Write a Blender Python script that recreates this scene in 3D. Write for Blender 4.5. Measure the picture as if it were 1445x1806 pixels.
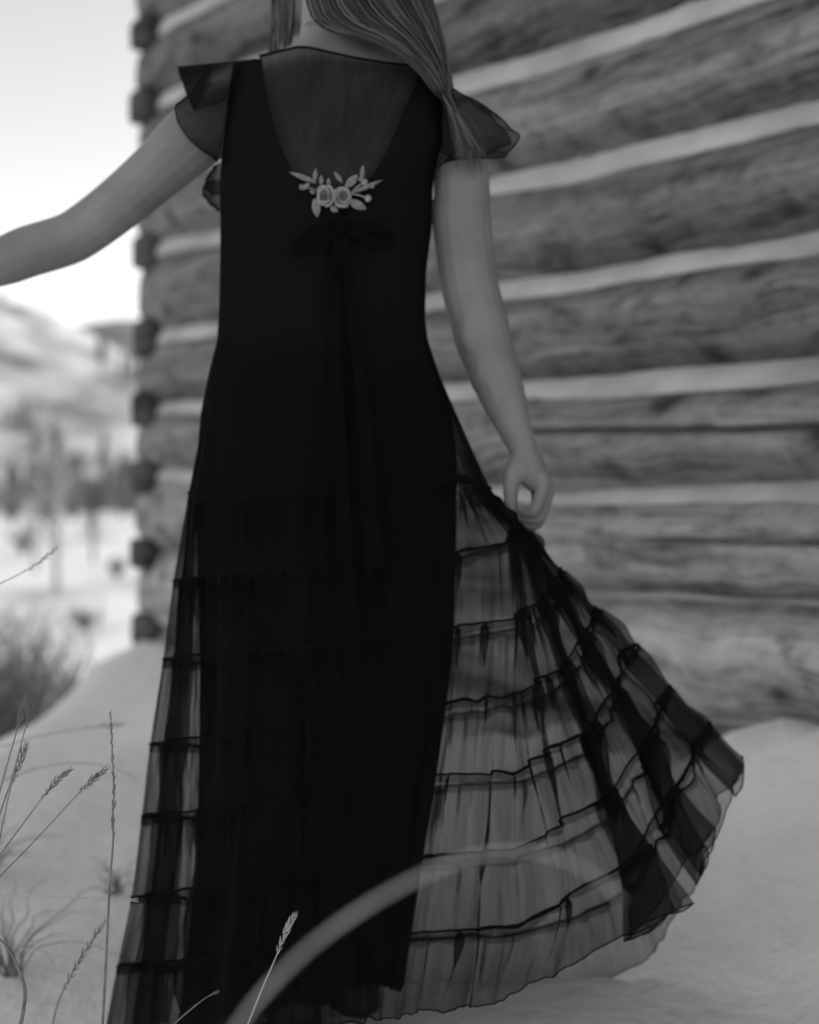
import bpy, math, random
import numpy as np
from mathutils import Vector, Matrix, noise as mnoise

random.seed(7)
RNG = np.random.default_rng(11)
scn = bpy.context.scene
for o in list(bpy.data.objects):
    bpy.data.objects.remove(o, do_unlink=True)
COL = scn.collection
R = math.radians

# ------------------------------------------------------------------ camera
CAM_H, FPX, CX, HY = 0.82, 2508.0, 722.5, 880.0      # eye height (m), focal length / centre / horizon in photo pixels
cam_d = bpy.data.cameras.new("camera")
cam = bpy.data.objects.new("camera", cam_d)
COL.objects.link(cam)
cam.location = (0, 0, CAM_H)
cam.rotation_euler = (R(90), 0, 0)
cam_d.sensor_width = 36.0
cam_d.lens = FPX / 1806.0 * 36.0
cam_d.shift_y = -(903.0 - HY) / 1806.0
cam_d.clip_start = 0.02
cam_d.clip_end = 8000
cam_d.dof.use_dof = True
cam_d.dof.focus_distance = 1.75
cam_d.dof.aperture_fstop = 2.35
scn.camera = cam

# ------------------------------------------------------------------ sky, sun, exposure (low hazy winter sun behind the cabin, the yard in its shade)
SUN_EL, SUN_AZ = R(25), R(68)                         # azimuth clockwise from +Y
world = bpy.data.worlds.new("World")
scn.world = world
world.use_nodes = True
wt = world.node_tree
wt.nodes.clear()
sky = wt.nodes.new("ShaderNodeTexSky")
sky.sky_type = 'NISHITA'
sky.sun_disc = False
sky.sun_elevation = SUN_EL
sky.sun_rotation = SUN_AZ
sky.air_density = 1.0
sky.dust_density = 0.7
sky.ozone_density = 1.0
bw = wt.nodes.new("ShaderNodeRGBToBW")
bg = wt.nodes.new("ShaderNodeBackground")
bg.inputs["Strength"].default_value = 0.15
wo = wt.nodes.new("ShaderNodeOutputWorld")
wt.links.new(sky.outputs[0], bw.inputs[0])
wt.links.new(bw.outputs[0], bg.inputs[0])
wt.links.new(bg.outputs[0], wo.inputs[0])

sun_d = bpy.data.lights.new("sun", 'SUN')
sun_d.energy = 1.0
sun_d.angle = R(10)
sun_d.color = (1, 1, 1)
sun = bpy.data.objects.new("sun", sun_d)
COL.objects.link(sun)
sdir = Vector((math.sin(SUN_AZ) * math.cos(SUN_EL), math.cos(SUN_AZ) * math.cos(SUN_EL), math.sin(SUN_EL)))
sun.rotation_euler = sdir.to_track_quat('Z', 'Y').to_euler()
sun.location = (8, 4, 6)

scn.view_settings.view_transform = 'Standard'
scn.view_settings.look = 'None'
scn.view_settings.gamma = 1.0
scn.view_settings.use_curve_mapping = False
scn.view_settings.exposure = 1.05
scn.render.engine = 'CYCLES'
scn.cycles.use_denoising = True
scn.cycles.transparent_max_bounces = 48
scn.cycles.max_bounces = 8
scn.cycles.diffuse_bounces = 4


# ------------------------------------------------------------------ helpers
def P(px, py, d):
    """world point seen at photo pixel (px, py) at depth d in front of the camera"""
    return Vector(((px - CX) / FPX * d, d, CAM_H - (py - HY) / FPX * d))


def tag(o, label=None, cat=None, group=None, kind=None):
    if label: o['label'] = label
    if cat: o['category'] = cat
    if group: o['group'] = group
    if kind: o['kind'] = kind
    return o


def empty(name, loc, label=None, cat=None, group=None):
    o = bpy.data.objects.new(name, None)
    o.empty_display_size = 0.1
    o.location = loc
    COL.objects.link(o)
    return tag(o, label, cat, group)


def link_mesh(name, me, mat, parent=None, smooth=True):
    me.materials.clear()
    me.materials.append(mat)
    if smooth and len(me.polygons):
        me.polygons.foreach_set("use_smooth", np.ones(len(me.polygons), dtype=bool))
    o = bpy.data.objects.new(name, me)
    COL.objects.link(o)
    if parent is not None:
        o.parent = parent
        m = Matrix.Identity(4)
        p = parent
        while p is not None:
            if p.type == 'EMPTY':
                m = Matrix.Translation(-p.location)
            p = p.parent
        o.matrix_parent_inverse = m if parent.type == 'EMPTY' else Matrix.Identity(4)
    return o


class MB:
    def __init__(s):
        s.v, s.f, s.uv = [], [], []

    def add(s, verts, faces, uvs=None):
        b = len(s.v)
        s.v.extend([tuple(p) for p in verts])
        s.f.extend([tuple(i + b for i in f) for f in faces])
        s.uv.extend(uvs if uvs is not None else [(0, 0)] * len(verts))

    def grid(s, pts, closed_u=False, uvs=None, flip=False):
        """pts[i][j] -> sheet"""
        n, m = len(pts), len(pts[0])
        vs = [pts[i][j] for i in range(n) for j in range(m)]
        us = None if uvs is None else [uvs[i][j] for i in range(n) for j in range(m)]
        fs = []
        for i in range(n - 1):
            for j in range(m if closed_u else m - 1):
                k = (j + 1) % m
                q = (i * m + j, i * m + k, (i + 1) * m + k, (i + 1) * m + j)
                fs.append(q[::-1] if flip else q)
        s.add(vs, fs, us)

    def tube(s, path, rad, n=8, cap=True, up=None, flat=1.0, uvscale=1.0):
        """tapered tube along path; rad: list of r or (ra, rb)"""
        pts = [Vector(p) for p in path]
        N = len(pts)
        rings, us = [], []
        prev = None
        L = 0.0
        for i in range(N):
            t = (pts[min(i + 1, N - 1)] - pts[max(i - 1, 0)])
            if t.length < 1e-9: t = Vector((0, 0, 1))
            t.normalize()
            if prev is None:
                a = Vector(up) if up is not None else (Vector((0, 1, 0)) if abs(t.y) < 0.9 else Vector((1, 0, 0)))
            else:
                a = prev
            a = a - t * a.dot(t)
            if a.length < 1e-6: a = t.orthogonal()
            a.normalize()
            prev = a
            b = t.cross(a)
            r = rad[i] if hasattr(rad, '__len__') else rad
            ra, rb = (r if hasattr(r, '__len__') else (r, r * flat))
            if i: L += (pts[i] - pts[i - 1]).length
            rings.append([pts[i] + a * (ra * math.cos(2 * math.pi * k / n)) + b * (rb * math.sin(2 * math.pi * k / n)) for k in range(n)])
            us.append([(k / n, L * uvscale) for k in range(n)])
        base = len(s.v)
        s.grid(rings, closed_u=True, uvs=us, flip=True)
        if cap:
            s.f.append(tuple(base + k for k in range(n)))
            s.f.append(tuple(base + (N - 1) * n + k for k in range(n))[::-1])

    def ell(s, c, rx, ry, rz, rot=None, nu=14, nv=9):
        M = rot if rot is not None else Matrix.Identity(3)
        c = Vector(c)
        rings = []
        for i in range(nv + 1):
            th = math.pi * (0.02 + 0.96 * i / nv)
            rings.append([c + M @ Vector((rx * math.sin(th) * math.cos(2 * math.pi * k / nu), ry * math.sin(th) * math.sin(2 * math.pi * k / nu), rz * math.cos(th))) for k in range(nu)])
        base = len(s.v)
        s.grid(rings, closed_u=True, flip=True)
        s.f.append(tuple(base + k for k in range(nu)))
        s.f.append(tuple(base + nv * nu + k for k in range(nu))[::-1])

    def mesh(s, name):
        me = bpy.data.meshes.new(name)
        me.from_pydata(s.v, [], s.f)
        uvl = me.uv_layers.new(name="UVMap")
        li = np.zeros(len(me.loops), dtype=np.int32)
        me.loops.foreach_get("vertex_index", li)
        uvl.data.foreach_set("uv", np.array(s.uv, dtype=np.float32)[li].ravel())
        me.update()
        return me

    def build(s, name, mat, parent=None, smooth=True):
        return link_mesh(name, s.mesh(name), mat, parent, smooth)


def catmull(pts, n):
    """dense Catmull-Rom through pts (tuples of any length)"""
    A = np.array(pts, dtype=float)
    A = np.vstack([2 * A[0] - A[1], A, 2 * A[-1] - A[-2]])
    out = []
    m = len(pts) - 1
    for q in np.linspace(0, m, n):
        i = min(int(q), m - 1)
        t = q - i
        p0, p1, p2, p3 = A[i], A[i + 1], A[i + 2], A[i + 3]
        out.append(0.5 * (2 * p1 + (p2 - p0) * t + (2 * p0 - 5 * p1 + 4 * p2 - p3) * t * t + (3 * p1 - p0 - 3 * p2 + p3) * t ** 3))
    return np.array(out)


def sm(a, b, x):
    t = min(1.0, max(0.0, (x - a) / (b - a)))
    return t * t * (3 - 2 * t)


def nz(x, y=0.0, z=0.0):
    return mnoise.noise(Vector((x, y, z)))


# ------------------------------------------------------------------ materials (the photograph is black and white: all colours are greys)
def new_mat(name):
    m = bpy.data.materials.new(name)
    m.use_nodes = True
    nt = m.node_tree
    nt.nodes.clear()
    out = nt.nodes.new("ShaderNodeOutputMaterial")
    return m, nt, out


def N(nt, typ, **kw):
    n = nt.nodes.new(typ)
    for k, v in kw.items():
        if k.startswith("i_"):
            key = k[2:]
            n.inputs[int(key) if key.isdigit() else key.replace("_", " ")].default_value = v
        else:
            setattr(n, k, v)
    return n


def math_n(nt, op, a, b=None, clamp=False):
    n = nt.nodes.new("ShaderNodeMath")
    n.operation = op
    n.use_clamp = clamp
    for i, x in enumerate((a, b)):
        if x is None: continue
        if isinstance(x, (int, float)): n.inputs[i].default_value = x
        else: nt.links.new(x, n.inputs[i])
    return n.outputs[0]


def coords(nt, kind, scale, off=None):
    tc = nt.nodes.new("ShaderNodeTexCoord")
    mp = nt.nodes.new("ShaderNodeMapping")
    mp.inputs["Scale"].default_value = scale
    nt.links.new(tc.outputs[kind], mp.inputs[0])
    if off is not None: nt.links.new(off, mp.inputs["Location"])
    return mp.outputs[0]


def noise_n(nt, vec, scale=1.0, detail=4.0, rough=0.55):
    n = nt.nodes.new("ShaderNodeTexNoise")
    n.inputs["Scale"].default_value = scale
    n.inputs["Detail"].default_value = detail
    n.inputs["Roughness"].default_value = rough
    nt.links.new(vec, n.inputs["Vector"])
    return n.outputs[0]


def maprange(nt, x, a, b, c, d):
    n = nt.nodes.new("ShaderNodeMapRange")
    nt.links.new(x, n.inputs[0])
    for i, v in enumerate((a, b, c, d)): n.inputs[i + 1].default_value = v
    return n.outputs[0]


def principled(nt, out, rough=0.8, spec=0.3):
    p = nt.nodes.new("ShaderNodeBsdfPrincipled")
    p.inputs["Roughness"].default_value = rough
    p.inputs["Specular IOR Level"].default_value = spec
    nt.links.new(p.outputs[0], out.inputs[0])
    return p


def bump(nt, p, h, strength, dist):
    b = nt.nodes.new("ShaderNodeBump")
    b.inputs["Strength"].default_value = strength
    b.inputs["Distance"].default_value = dist
    nt.links.new(h, b.inputs["Height"])
    nt.links.new(b.outputs[0], p.inputs["Normal"])


def grey_mat(name, lo, hi, scale=8.0, rough=0.8, spec=0.25, kind="Object", stretch=(1, 1, 1), bstr=0.0, bdist=0.01, detail=5.0):
    m, nt, out = new_mat(name)
    p = principled(nt, out, rough, spec)
    n = noise_n(nt, coords(nt, kind, stretch), scale, detail)
    nt.links.new(maprange(nt, n, 0.3, 0.7, lo, hi), p.inputs["Base Color"])
    if bstr: bump(nt, p, n, bstr, bdist)
    return m


def wood_mat(name, lo, hi, dark=0.35, knots=True):
    m, nt, out = new_mat(name)
    p = principled(nt, out, 0.85, 0.15)
    oi = nt.nodes.new("ShaderNodeObjectInfo")
    cmb = nt.nodes.new("ShaderNodeCombineXYZ")
    off = math_n(nt, 'MULTIPLY', oi.outputs["Random"], 57.0)
    nt.links.new(off, cmb.inputs[0]); nt.links.new(off, cmb.inputs[1])
    # warped coordinates so the grain runs round the knots
    base = coords(nt, "UV", (1, 1, 1), cmb.outputs[0])
    warp = noise_n(nt, base, 2.6, 2.0)
    sc = nt.nodes.new("ShaderNodeVectorMath"); sc.operation = 'MULTIPLY_ADD'
    nt.links.new(base, sc.inputs[0]); sc.inputs[1].default_value = (1, 1, 1)
    wv = nt.nodes.new("ShaderNodeCombineXYZ")
    nt.links.new(math_n(nt, 'MULTIPLY', math_n(nt, 'SUBTRACT', warp, 0.5), 0.09), wv.inputs[1])
    nt.links.new(wv.outputs[0], sc.inputs[2])

    def scaled(s):
        mp = nt.nodes.new("ShaderNodeMapping")
        mp.inputs["Scale"].default_value = s
        nt.links.new(sc.outputs[0], mp.inputs[0])
        return mp.outputs[0]
    grain = noise_n(nt, scaled((2.2, 70, 1)), 1.0, 5.0, 0.6)
    streak = noise_n(nt, scaled((0.9, 16, 1)), 1.0, 4.0, 0.6)
    blot = noise_n(nt, scaled((4.2, 8, 1)), 1.0, 6.0, 0.68)
    fine = noise_n(nt, scaled((16, 26, 1)), 1.0, 4.0, 0.65)
    tone = math_n(nt, 'ADD', math_n(nt, 'MULTIPLY', grain, 0.22), math_n(nt, 'MULTIPLY', streak, 0.34))
    tone = math_n(nt, 'ADD', tone, math_n(nt, 'MULTIPLY', blot, 0.34))
    tone = math_n(nt, 'ADD', tone, math_n(nt, 'MULTIPLY', fine, 0.16))
    col = maprange(nt, tone, 0.40, 0.62, lo, hi)
    st = maprange(nt, blot, 0.50, 0.64, 1.12, dark)
    st2 = maprange(nt, fine, 0.60, 0.72, 1.0, 0.62)
    col = math_n(nt, 'MULTIPLY', col, math_n(nt, 'MULTIPLY', st, st2))
    if knots:
        vo = nt.nodes.new("ShaderNodeTexVoronoi")
        vo.voronoi_dimensions = '2D'
        vo.inputs["Scale"].default_value = 1.0
        nt.links.new(scaled((3.0, 5.2, 1)), vo.inputs["Vector"])
        kd = math_n(nt, 'ADD', vo.outputs["Distance"], math_n(nt, 'MULTIPLY', math_n(nt, 'SUBTRACT', fine, 0.5), 0.12))
        kg = maprange(nt, noise_n(nt, scaled((1.1, 3, 1)), 1.0, 1.0), 0.50, 0.56, 1.0, 0.0)
        kv = math_n(nt, 'MAXIMUM', maprange(nt, kd, 0.03, 0.14, 0.28, 1.0), kg)
        halo = math_n(nt, 'MAXIMUM', maprange(nt, kd, 0.12, 0.30, 0.78, 1.0), kg)
        col = math_n(nt, 'MULTIPLY', col, math_n(nt, 'MULTIPLY', kv, halo))
    col = math_n(nt, 'MULTIPLY', col, maprange(nt, oi.outputs["Random"], 0, 1, 0.85, 1.12))
    # long drying checks, wandering with the grain
    ck = noise_n(nt, scaled((0.55, 34, 1)), 1.0, 3.0, 0.5)
    ckm = noise_n(nt, scaled((1.3, 5, 1)), 1.0, 2.0, 0.5)
    band = math_n(nt, 'ABSOLUTE', math_n(nt, 'SUBTRACT', ck, 0.5))
    lines = maprange(nt, band, 0.005, 0.018, 0.32, 1.0)
    gate = maprange(nt, ckm, 0.44, 0.54, 0.0, 1.0)
    mxl = nt.nodes.new("ShaderNodeMix"); mxl.data_type = 'FLOAT'
    nt.links.new(gate, mxl.inputs[0]); mxl.inputs[2].default_value = 1.0; nt.links.new(lines, mxl.inputs[3])
    col = math_n(nt, 'MULTIPLY', col, mxl.outputs[0])
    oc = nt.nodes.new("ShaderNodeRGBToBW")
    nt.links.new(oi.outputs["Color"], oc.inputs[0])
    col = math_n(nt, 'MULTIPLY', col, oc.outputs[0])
    nt.links.new(col, p.inputs["Base Color"])
    h = math_n(nt, 'ADD', math_n(nt, 'MULTIPLY', grain, 0.5), math_n(nt, 'MULTIPLY', fine, 0.5))
    bump(nt, p, h, 0.6, 0.006)
    return m


def sheer_mat(name, T, col=0.016, streaks=0.35, su=260.0, sv=6.0):
    """woven see-through cloth: one layer lets T of the light through, more cloth in the way at a slant"""
    m, nt, out = new_mat(name)
    ge = nt.nodes.new("ShaderNodeNewGeometry")
    dp = nt.nodes.new("ShaderNodeVectorMath"); dp.operation = 'DOT_PRODUCT'
    nt.links.new(ge.outputs["Normal"], dp.inputs[0]); nt.links.new(ge.outputs["Incoming"], dp.inputs[1])
    c = math_n(nt, 'MAXIMUM', math_n(nt, 'ABSOLUTE', dp.outputs["Value"]), 0.16)
    n = noise_n(nt, coords(nt, "UV", (su, sv, 1)), 1.0, 4.0, 0.6)
    n2 = noise_n(nt, coords(nt, "UV", (su * 0.22, sv * 0.6, 1)), 1.0, 3.0, 0.6)
    dens = math_n(nt, 'ADD', maprange(nt, n, 0.35, 0.7, 1.0 - streaks, 1.0 + streaks), maprange(nt, n2, 0.35, 0.7, -streaks * 0.7, streaks * 0.7))
    ex = math_n(nt, 'DIVIDE', dens, c)
    t = math_n(nt, 'POWER', T, ex)
    tr = nt.nodes.new("ShaderNodeBsdfTransparent")
    df = nt.nodes.new("ShaderNodeBsdfDiffuse")
    df.inputs["Color"].default_value = (col, col, col, 1)
    mx = nt.nodes.new("ShaderNodeMixShader")
    nt.links.new(math_n(nt, 'SUBTRACT', 1.0, t), mx.inputs[0])
    nt.links.new(tr.outputs[0], mx.inputs[1]); nt.links.new(df.outputs[0], mx.inputs[2])
    nt.links.new(mx.outputs[0], out.inputs[0])
    return m


M_WOOD = wood_mat("weathered_log", 0.045, 0.275, 0.38)
M_END = wood_mat("dark_end_grain", 0.04, 0.10, knots=False)
M_CHINK = grey_mat("lime_chinking", 0.34, 0.56, 4, 0.95, 0.1, stretch=(1, 1, 2), bstr=0.5, bdist=0.01)
M_ROOF = grey_mat("roof_board", 0.10, 0.18, 6, 0.9, 0.1)
M_SKIN = grey_mat("skin", 0.17, 0.26, 9, 0.5, 0.3, detail=3, bstr=0.12, bdist=0.002)
M_SLIP = grey_mat("black_crepe", 0.0080, 0.0105, 1.0, 1.0, 0.0, kind="UV", stretch=(120, 3, 1), bstr=0.25, bdist=0.004)
M_SHEER = sheer_mat("sheer_black_chiffon", 0.52, 0.0095, 0.16, 150.0, 5.0)
M_YOKE = sheer_mat("sheer_black_mesh", 0.345, 0.012, 0.16, 22, 3)
M_SLEEVE = sheer_mat("sheer_black_sleeve", 0.36, 0.011, 0.12, 60, 6)
M_TRIM = grey_mat("black_trim", 0.0075, 0.0095, 10, 1.0, 0.0)
M_SATIN = grey_mat("black_satin", 0.0048, 0.006, 6, 1.0, 0.0)
M_BOOT = grey_mat("black_leather", 0.012, 0.02, 20, 0.5, 0.4)
M_PETAL = grey_mat("pale_thread", 0.20, 0.40, 260, 0.8, 0.2, bstr=0.5, bdist=0.002)
M_LEAF = grey_mat("grey_thread", 0.15, 0.24, 160, 0.8, 0.2, bstr=0.5, bdist=0.002)
M_GRASS = grey_mat("dry_grass", 0.13, 0.26, 60, 0.8, 0.2)
M_GRASSP = grey_mat("pale_dry_grass", 0.34, 0.5, 60, 0.8, 0.2)
M_BLADE = grey_mat("damp_grass", 0.065, 0.10, 30, 0.8, 0.2)
M_TWIG = grey_mat("twig_bark", 0.06, 0.14, 30, 0.9, 0.1)
M_ASPEN = grey_mat("pale_bark", 0.28, 0.5, 5, 0.9, 0.1)
M_CONIF = grey_mat("conifer_needles", 0.10, 0.17, 3, 0.9, 0.1)
M_EYE = grey_mat("eye_white", 0.6, 0.7, 5, 0.3, 0.5)


def hair_mat():
    m, nt, out = new_mat("dark_blond_hair")
    p = principled(nt, out, 0.45, 0.4)
    n = noise_n(nt, coords(nt, "UV", (1, 1, 1)), 1.0, 2.0)
    w = nt.nodes.new("ShaderNodeTexWhiteNoise"); w.noise_dimensions = '1D'
    uv = nt.nodes.new("ShaderNodeTexCoord")
    sep = nt.nodes.new("ShaderNodeSeparateXYZ")
    nt.links.new(uv.outputs["UV"], sep.inputs[0])
    nt.links.new(math_n(nt, 'FLOOR', sep.outputs[0]), w.inputs["W"])
    nt.links.new(maprange(nt, math_n(nt, 'POWER', w.outputs[0], 2.2), 0, 1, 0.022, 0.19), p.inputs["Base Color"])
    return m


M_HAIR = hair_mat()


def snow_mat():
    m, nt, out = new_mat("snow")
    p = principled(nt, out, 0.75, 0.2)
    c = coords(nt, "Object", (1, 1, 1))
    a = noise_n(nt, c, 3.0, 6.0, 0.6)
    f = noise_n(nt, c, 60.0, 4.0, 0.6)
    b = noise_n(nt, c, 11.0, 5.0, 0.6)
    col = maprange(nt, a, 0.3, 0.7, 0.84, 0.90)
    # dry stalks and litter showing through the meadow's thin snow further off
    ge = nt.nodes.new("ShaderNodeNewGeometry")
    sp = nt.nodes.new("ShaderNodeSeparateXYZ")
    nt.links.new(ge.outputs["Position"], sp.inputs[0])
    far = maprange(nt, sp.outputs[1], 11.0, 20.0, 0.0, 1.0)
    g1 = noise_n(nt, coords(nt, "Object", (0.22, 0.10, 0.2)), 1.0, 6.0, 0.65)
    g = math_n(nt, 'MULTIPLY', far, maprange(nt, g1, 0.50, 0.64, 0.0, 1.0), True)
    mx = nt.nodes.new("ShaderNodeMix"); mx.data_type = 'FLOAT'
    nt.links.new(g, mx.inputs[0]); nt.links.new(col, mx.inputs[2]); mx.inputs[3].default_value = 0.48
    nt.links.new(mx.outputs[0], p.inputs["Base Color"])
    h = math_n(nt, 'ADD', math_n(nt, 'MULTIPLY', b, 0.9), math_n(nt, 'MULTIPLY', f, 0.08))
    bump(nt, p, h, 0.30, 0.05)
    return m


M_SNOW = snow_mat()


def hill_mat(name, sc, lo=0.15, hi=0.85, th=(0.42, 0.58)):
    m, nt, out = new_mat(name)
    p = principled(nt, out, 0.9, 0.1)
    c = coords(nt, "Object", (1, 0.6, 1.4))
    a = noise_n(nt, c, sc, 7.0, 0.62)
    nt.links.new(maprange(nt, a, th[0], th[1], lo, hi), p.inputs["Base Color"])
    return m


M_HILL = hill_mat("snowy_scrub_hill", 0.030, 0.15, 0.64, (0.38, 0.56))
M_FAR = hill_mat("far_snowy_ridge", 0.006, 0.14, 0.34, (0.40, 0.60))

# ------------------------------------------------------------------ wall frame: O is a point on the wall face, E runs along it towards the viewer, NRM points out of it
OX, OY = 0.406, 3.66
E = Vector((0.55, -0.835, 0)).normalized()
NRM = Vector((-E.y * -1, -E.x, 0))
NRM = Vector((E.y, -E.x, 0)).normalized()
if NRM.dot(Vector((-OX, -OY, 0))) < 0: NRM = -NRM


def WP(t, a, z):
    return Vector((OX, OY, 0)) + E * t + NRM * a + Vector((0, 0, z))


def ground_z(x, y):
    dx, dy = x - OX, y - OY
    t = dx * E.x + dy * E.y
    a = dx * NRM.x + dy * NRM.y
    # snow drifted against the wall
    H = 0.175 + 0.095 * sm(-0.6, 0.9, t)
    H += 0.03 * nz(t * 1.3, 3.1) + 0.018 * nz(t * 4.0, 7.7)
    dr = H * math.exp(-(max(a, 0.0) / 0.62) ** 1.6) * sm(-4.2, -3.0, t)
    z = dr
    # a lump at the foot of the wall, right of the skirt
    q = P(1385, 1318, 2.9)
    z += 0.115 * math.exp(-((x - q.x) ** 2 + (y - q.y) ** 2) / 0.018)
    z += 0.07 * sm(3.3, 4.7, y) * (1 - sm(0.2, 1.2, a) * 0.0) * math.exp(-(max(0, a - 2.2) / 2.5) ** 2) * sm(-5.5, -2.0, t)
    q = P(1470, 1330, 2.75)
    z += 0.07 * math.exp(-((x - q.x) ** 2 + (y - q.y) ** 2) / 0.02)
    near_wall = math.exp(-(max(a, 0.0) / 0.9) ** 2) * sm(-0.8, 0.4, t)
    z += near_wall * (0.10 * nz(x * 3.6, y * 3.6, 21) + 0.05 * nz(x * 8, y * 8, 22) + 0.016 * nz(x * 17, y * 17, 23))
    # ground falls away beyond the terrace edge to the meadow
    f = (x + 1.27) * -0.996 + (y - 4.5) * 0.088
    ff = f if y > 3.0 else f - (3.0 - y) * 1.5
    z -= 1.42 * max(1 - math.exp(-max(0.0, ff) / 1.3), sm(0.0, 5.0, y - 9.0))
    r = math.hypot(x, y)
    k = 1.0 / (1 + (r / 14) ** 2)
    z += (0.035 * nz(x * 0.9, y * 0.9) + 0.026 * nz(x * 2.7, y * 2.7, 5) + 0.012 * nz(x * 7, y * 7, 9)) * k
    z += 0.004 * nz(x * 19, y * 19, 2) * k * k
    if r > 20: z += 0.5 * nz(x * 0.02, y * 0.02, 4) * min(1, (r - 20) / 60)
    return z


def build_ground():
    n = 430
    q = np.linspace(-1, 1, n)
    ax = np.sinh(q * 7.4) / math.sinh(7.4) * 2400
    xs = ax
    ys = ax + 3.0
    mb = MB()
    pts = [[(x, y, ground_z(x, y)) for x in xs] for y in ys]
    mb.grid(pts)
    o = mb.build("snow_ground", M_SNOW)
    tag(o, kind='structure')


build_ground()


# hills
def build_hills():
    mb = MB()
    pts = []
    for y in np.linspace(170, 620, 70):
        row = []
        for x in np.linspace(-420, 160, 120):
            ridge = math.exp(-((y - 470) / 170) ** 2)
            px = x / 470 * FPX + CX
            prof = np.interp(px, [-1500, -500, 0, 70, 130, 180, 240, 330, 500, 1600], [90, 82, 70, 66, 60, 55, 50, 43, 32, 10])
            z = prof * ridge * (1 + 0.10 * nz(x * 0.02, y * 0.02)) + 2.5 * nz(x * 0.06, y * 0.06, 3) - 4
            row.append((x, y, z))
        pts.append(row)
    mb.grid(pts)
    tag(mb.build("snowy_hill", M_HILL), kind='structure')
    mb = MB()
    pts = []
    for y in np.linspace(900, 1900, 40):
        row = []
        for x in np.linspace(-2200, 2200, 200):
            ridge = math.exp(-((y - 1500) / 330) ** 2)
            z = 196 * ridge * (1 + 0.10 * nz(x * 0.003, 1) + 0.035 * nz(x * 0.012, y * 0.004)) - 12
            row.append((x, y, z))
        pts.append(row)
    mb.grid(pts)
    tag(mb.build("far_ridge", M_FAR), kind='structure')


build_hills()


def hill_z(x, y):
    ridge = math.exp(-((y - 470) / 170) ** 2)
    px = x / 470 * FPX + CX
    prof = np.interp(px, [-1500, -500, 0, 70, 130, 180, 240, 330, 500, 1600], [90, 82, 70, 66, 60, 55, 50, 43, 32, 10])
    return prof * ridge * (1 + 0.10 * nz(x * 0.02, y * 0.02)) + 2.5 * nz(x * 0.06, y * 0.06, 3) - 4


# conifers scattered over the hillside: far too many and too small to count
mb = MB()
rr = random.Random(5)
for _ in range(2600):
    y = rr.uniform(190, 470)
    x = rr.uniform(-330, 120) * y / 470
    if nz(x * 0.03, y * 0.02, 8) + 0.25 * rr.uniform(-1, 1) < 0.24 + 0.10 * (y > 330): continue
    z = max(hill_z(x, y), -1.6)
    h = rr.uniform(3.5, 8.5)
    for lv in range(2):
        b = z + h * (0.1 + 0.38 * lv); tp = z + h * (0.65 + 0.35 * lv); w = h * (0.2 - 0.07 * lv)
        vs = [(x + w * math.cos(k * 1.2566 + lv), y + w * math.sin(k * 1.2566 + lv), b) for k in range(5)] + [(x, y, tp)]
        mb.add(vs, [(k, (k + 1) % 5, 5) for k in range(5)])
tag(mb.build("hillside_conifers", M_CONIF, smooth=False), kind='stuff')

# ------------------------------------------------------------------ log cabin
BT = [-3.3, -2.49, 0.0, 0.82, 3.6]
BL = [[.00, .29, .61, .92, 1.19, 1.48, 1.84, 2.14, 2.44, 2.74, 3.02],
      [.00, .29, .61, .92, 1.19, 1.48, 1.84, 2.14, 2.44, 2.74, 3.02],
      [.00, .287, .575, .822, 1.105, 1.375, 1.659, 1.958, 2.25, 2.54, 2.83],
      [.00, .335, .60, .840, 1.095, 1.354, 1.627, 1.92, 2.21, 2.50, 2.80],
      [.00, .340, .61, .850, 1.10, 1.35, 1.62, 1.92, 2.21, 2.50, 2.80]]
BL = np.array([r + [r[-1] + .29] for r in BL])


def bound(k, t):
    return float(np.interp(t, BT, BL[:, k]))


CH = [0, .012, .008, .028, .036, .040, .044, .048, .048, .046, .044, .04]     # visible chinking height above log k-1
cabin = empty("log_cabin", WP(0, -2.0, 0), "weathered log cabin with pale chinking and dark log ends at its corner", "cabin")


def edge_z(k, t, side):
    """lower (side=-1) / upper (side=1) edge of log k at t, wavy like a hewn log"""
    if side < 0:
        z = bound(k, t) + CH[k] / 2
        z += 0.014 * nz(t * 1.1, k * 3.3, 1) + 0.007 * nz(t * 4, k * 7.1, 4) + 0.003 * nz(t * 17, k * 4.1, 4)
    else:
        z = bound(k + 1, t) - CH[k + 1] / 2
        z += 0.012 * nz(t * 0.9, k * 5.7, 2) + 0.006 * nz(t * 4, k * 2.1, 6) + 0.003 * nz(t * 15, k * 6.1, 8)
    return z


def crack_log(k, t, z):
    d = 0.0
    def cr(zc, w, dep, t0, t1):
        return dep * sm(t0, t0 + 0.25, t) * (1 - sm(t1 - 0.25, t1, t)) * math.exp(-((z - zc) / w) ** 2)
    if k == 3:
        zc = 0.988 - 0.022 * t + 0.005 * nz(t * 3, 1) + 0.002 * nz(t * 14, 1) - 0.006 * sm(.60, .64, t)
        d += cr(zc, 0.0062, 0.055, -0.22, 2.6)
        d += cr(zc - 0.012 + .004 * nz(t * 6, 9), 0.003, 0.012, 0.2, 0.9)
    if k == 2:
        zc = 0.727 + 0.006 * nz(t * 3, 8) + 0.003 * nz(t * 14, 3)
        d += cr(zc, 0.005, 0.03, 0.28, 1.8)
    if k == 6:
        zc = 1.862 - 0.09 * (t - 0.35) + 0.003 * nz(t * 6, 4)
        d += cr(zc, 0.003, 0.014, 0.15, 2.4)
    if k == 7:
        zc = 2.1 + 0.02 * nz(t * 2, 4)
        d += cr(zc, 0.003, 0.014, -2.2, -1.2)
    return d


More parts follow.
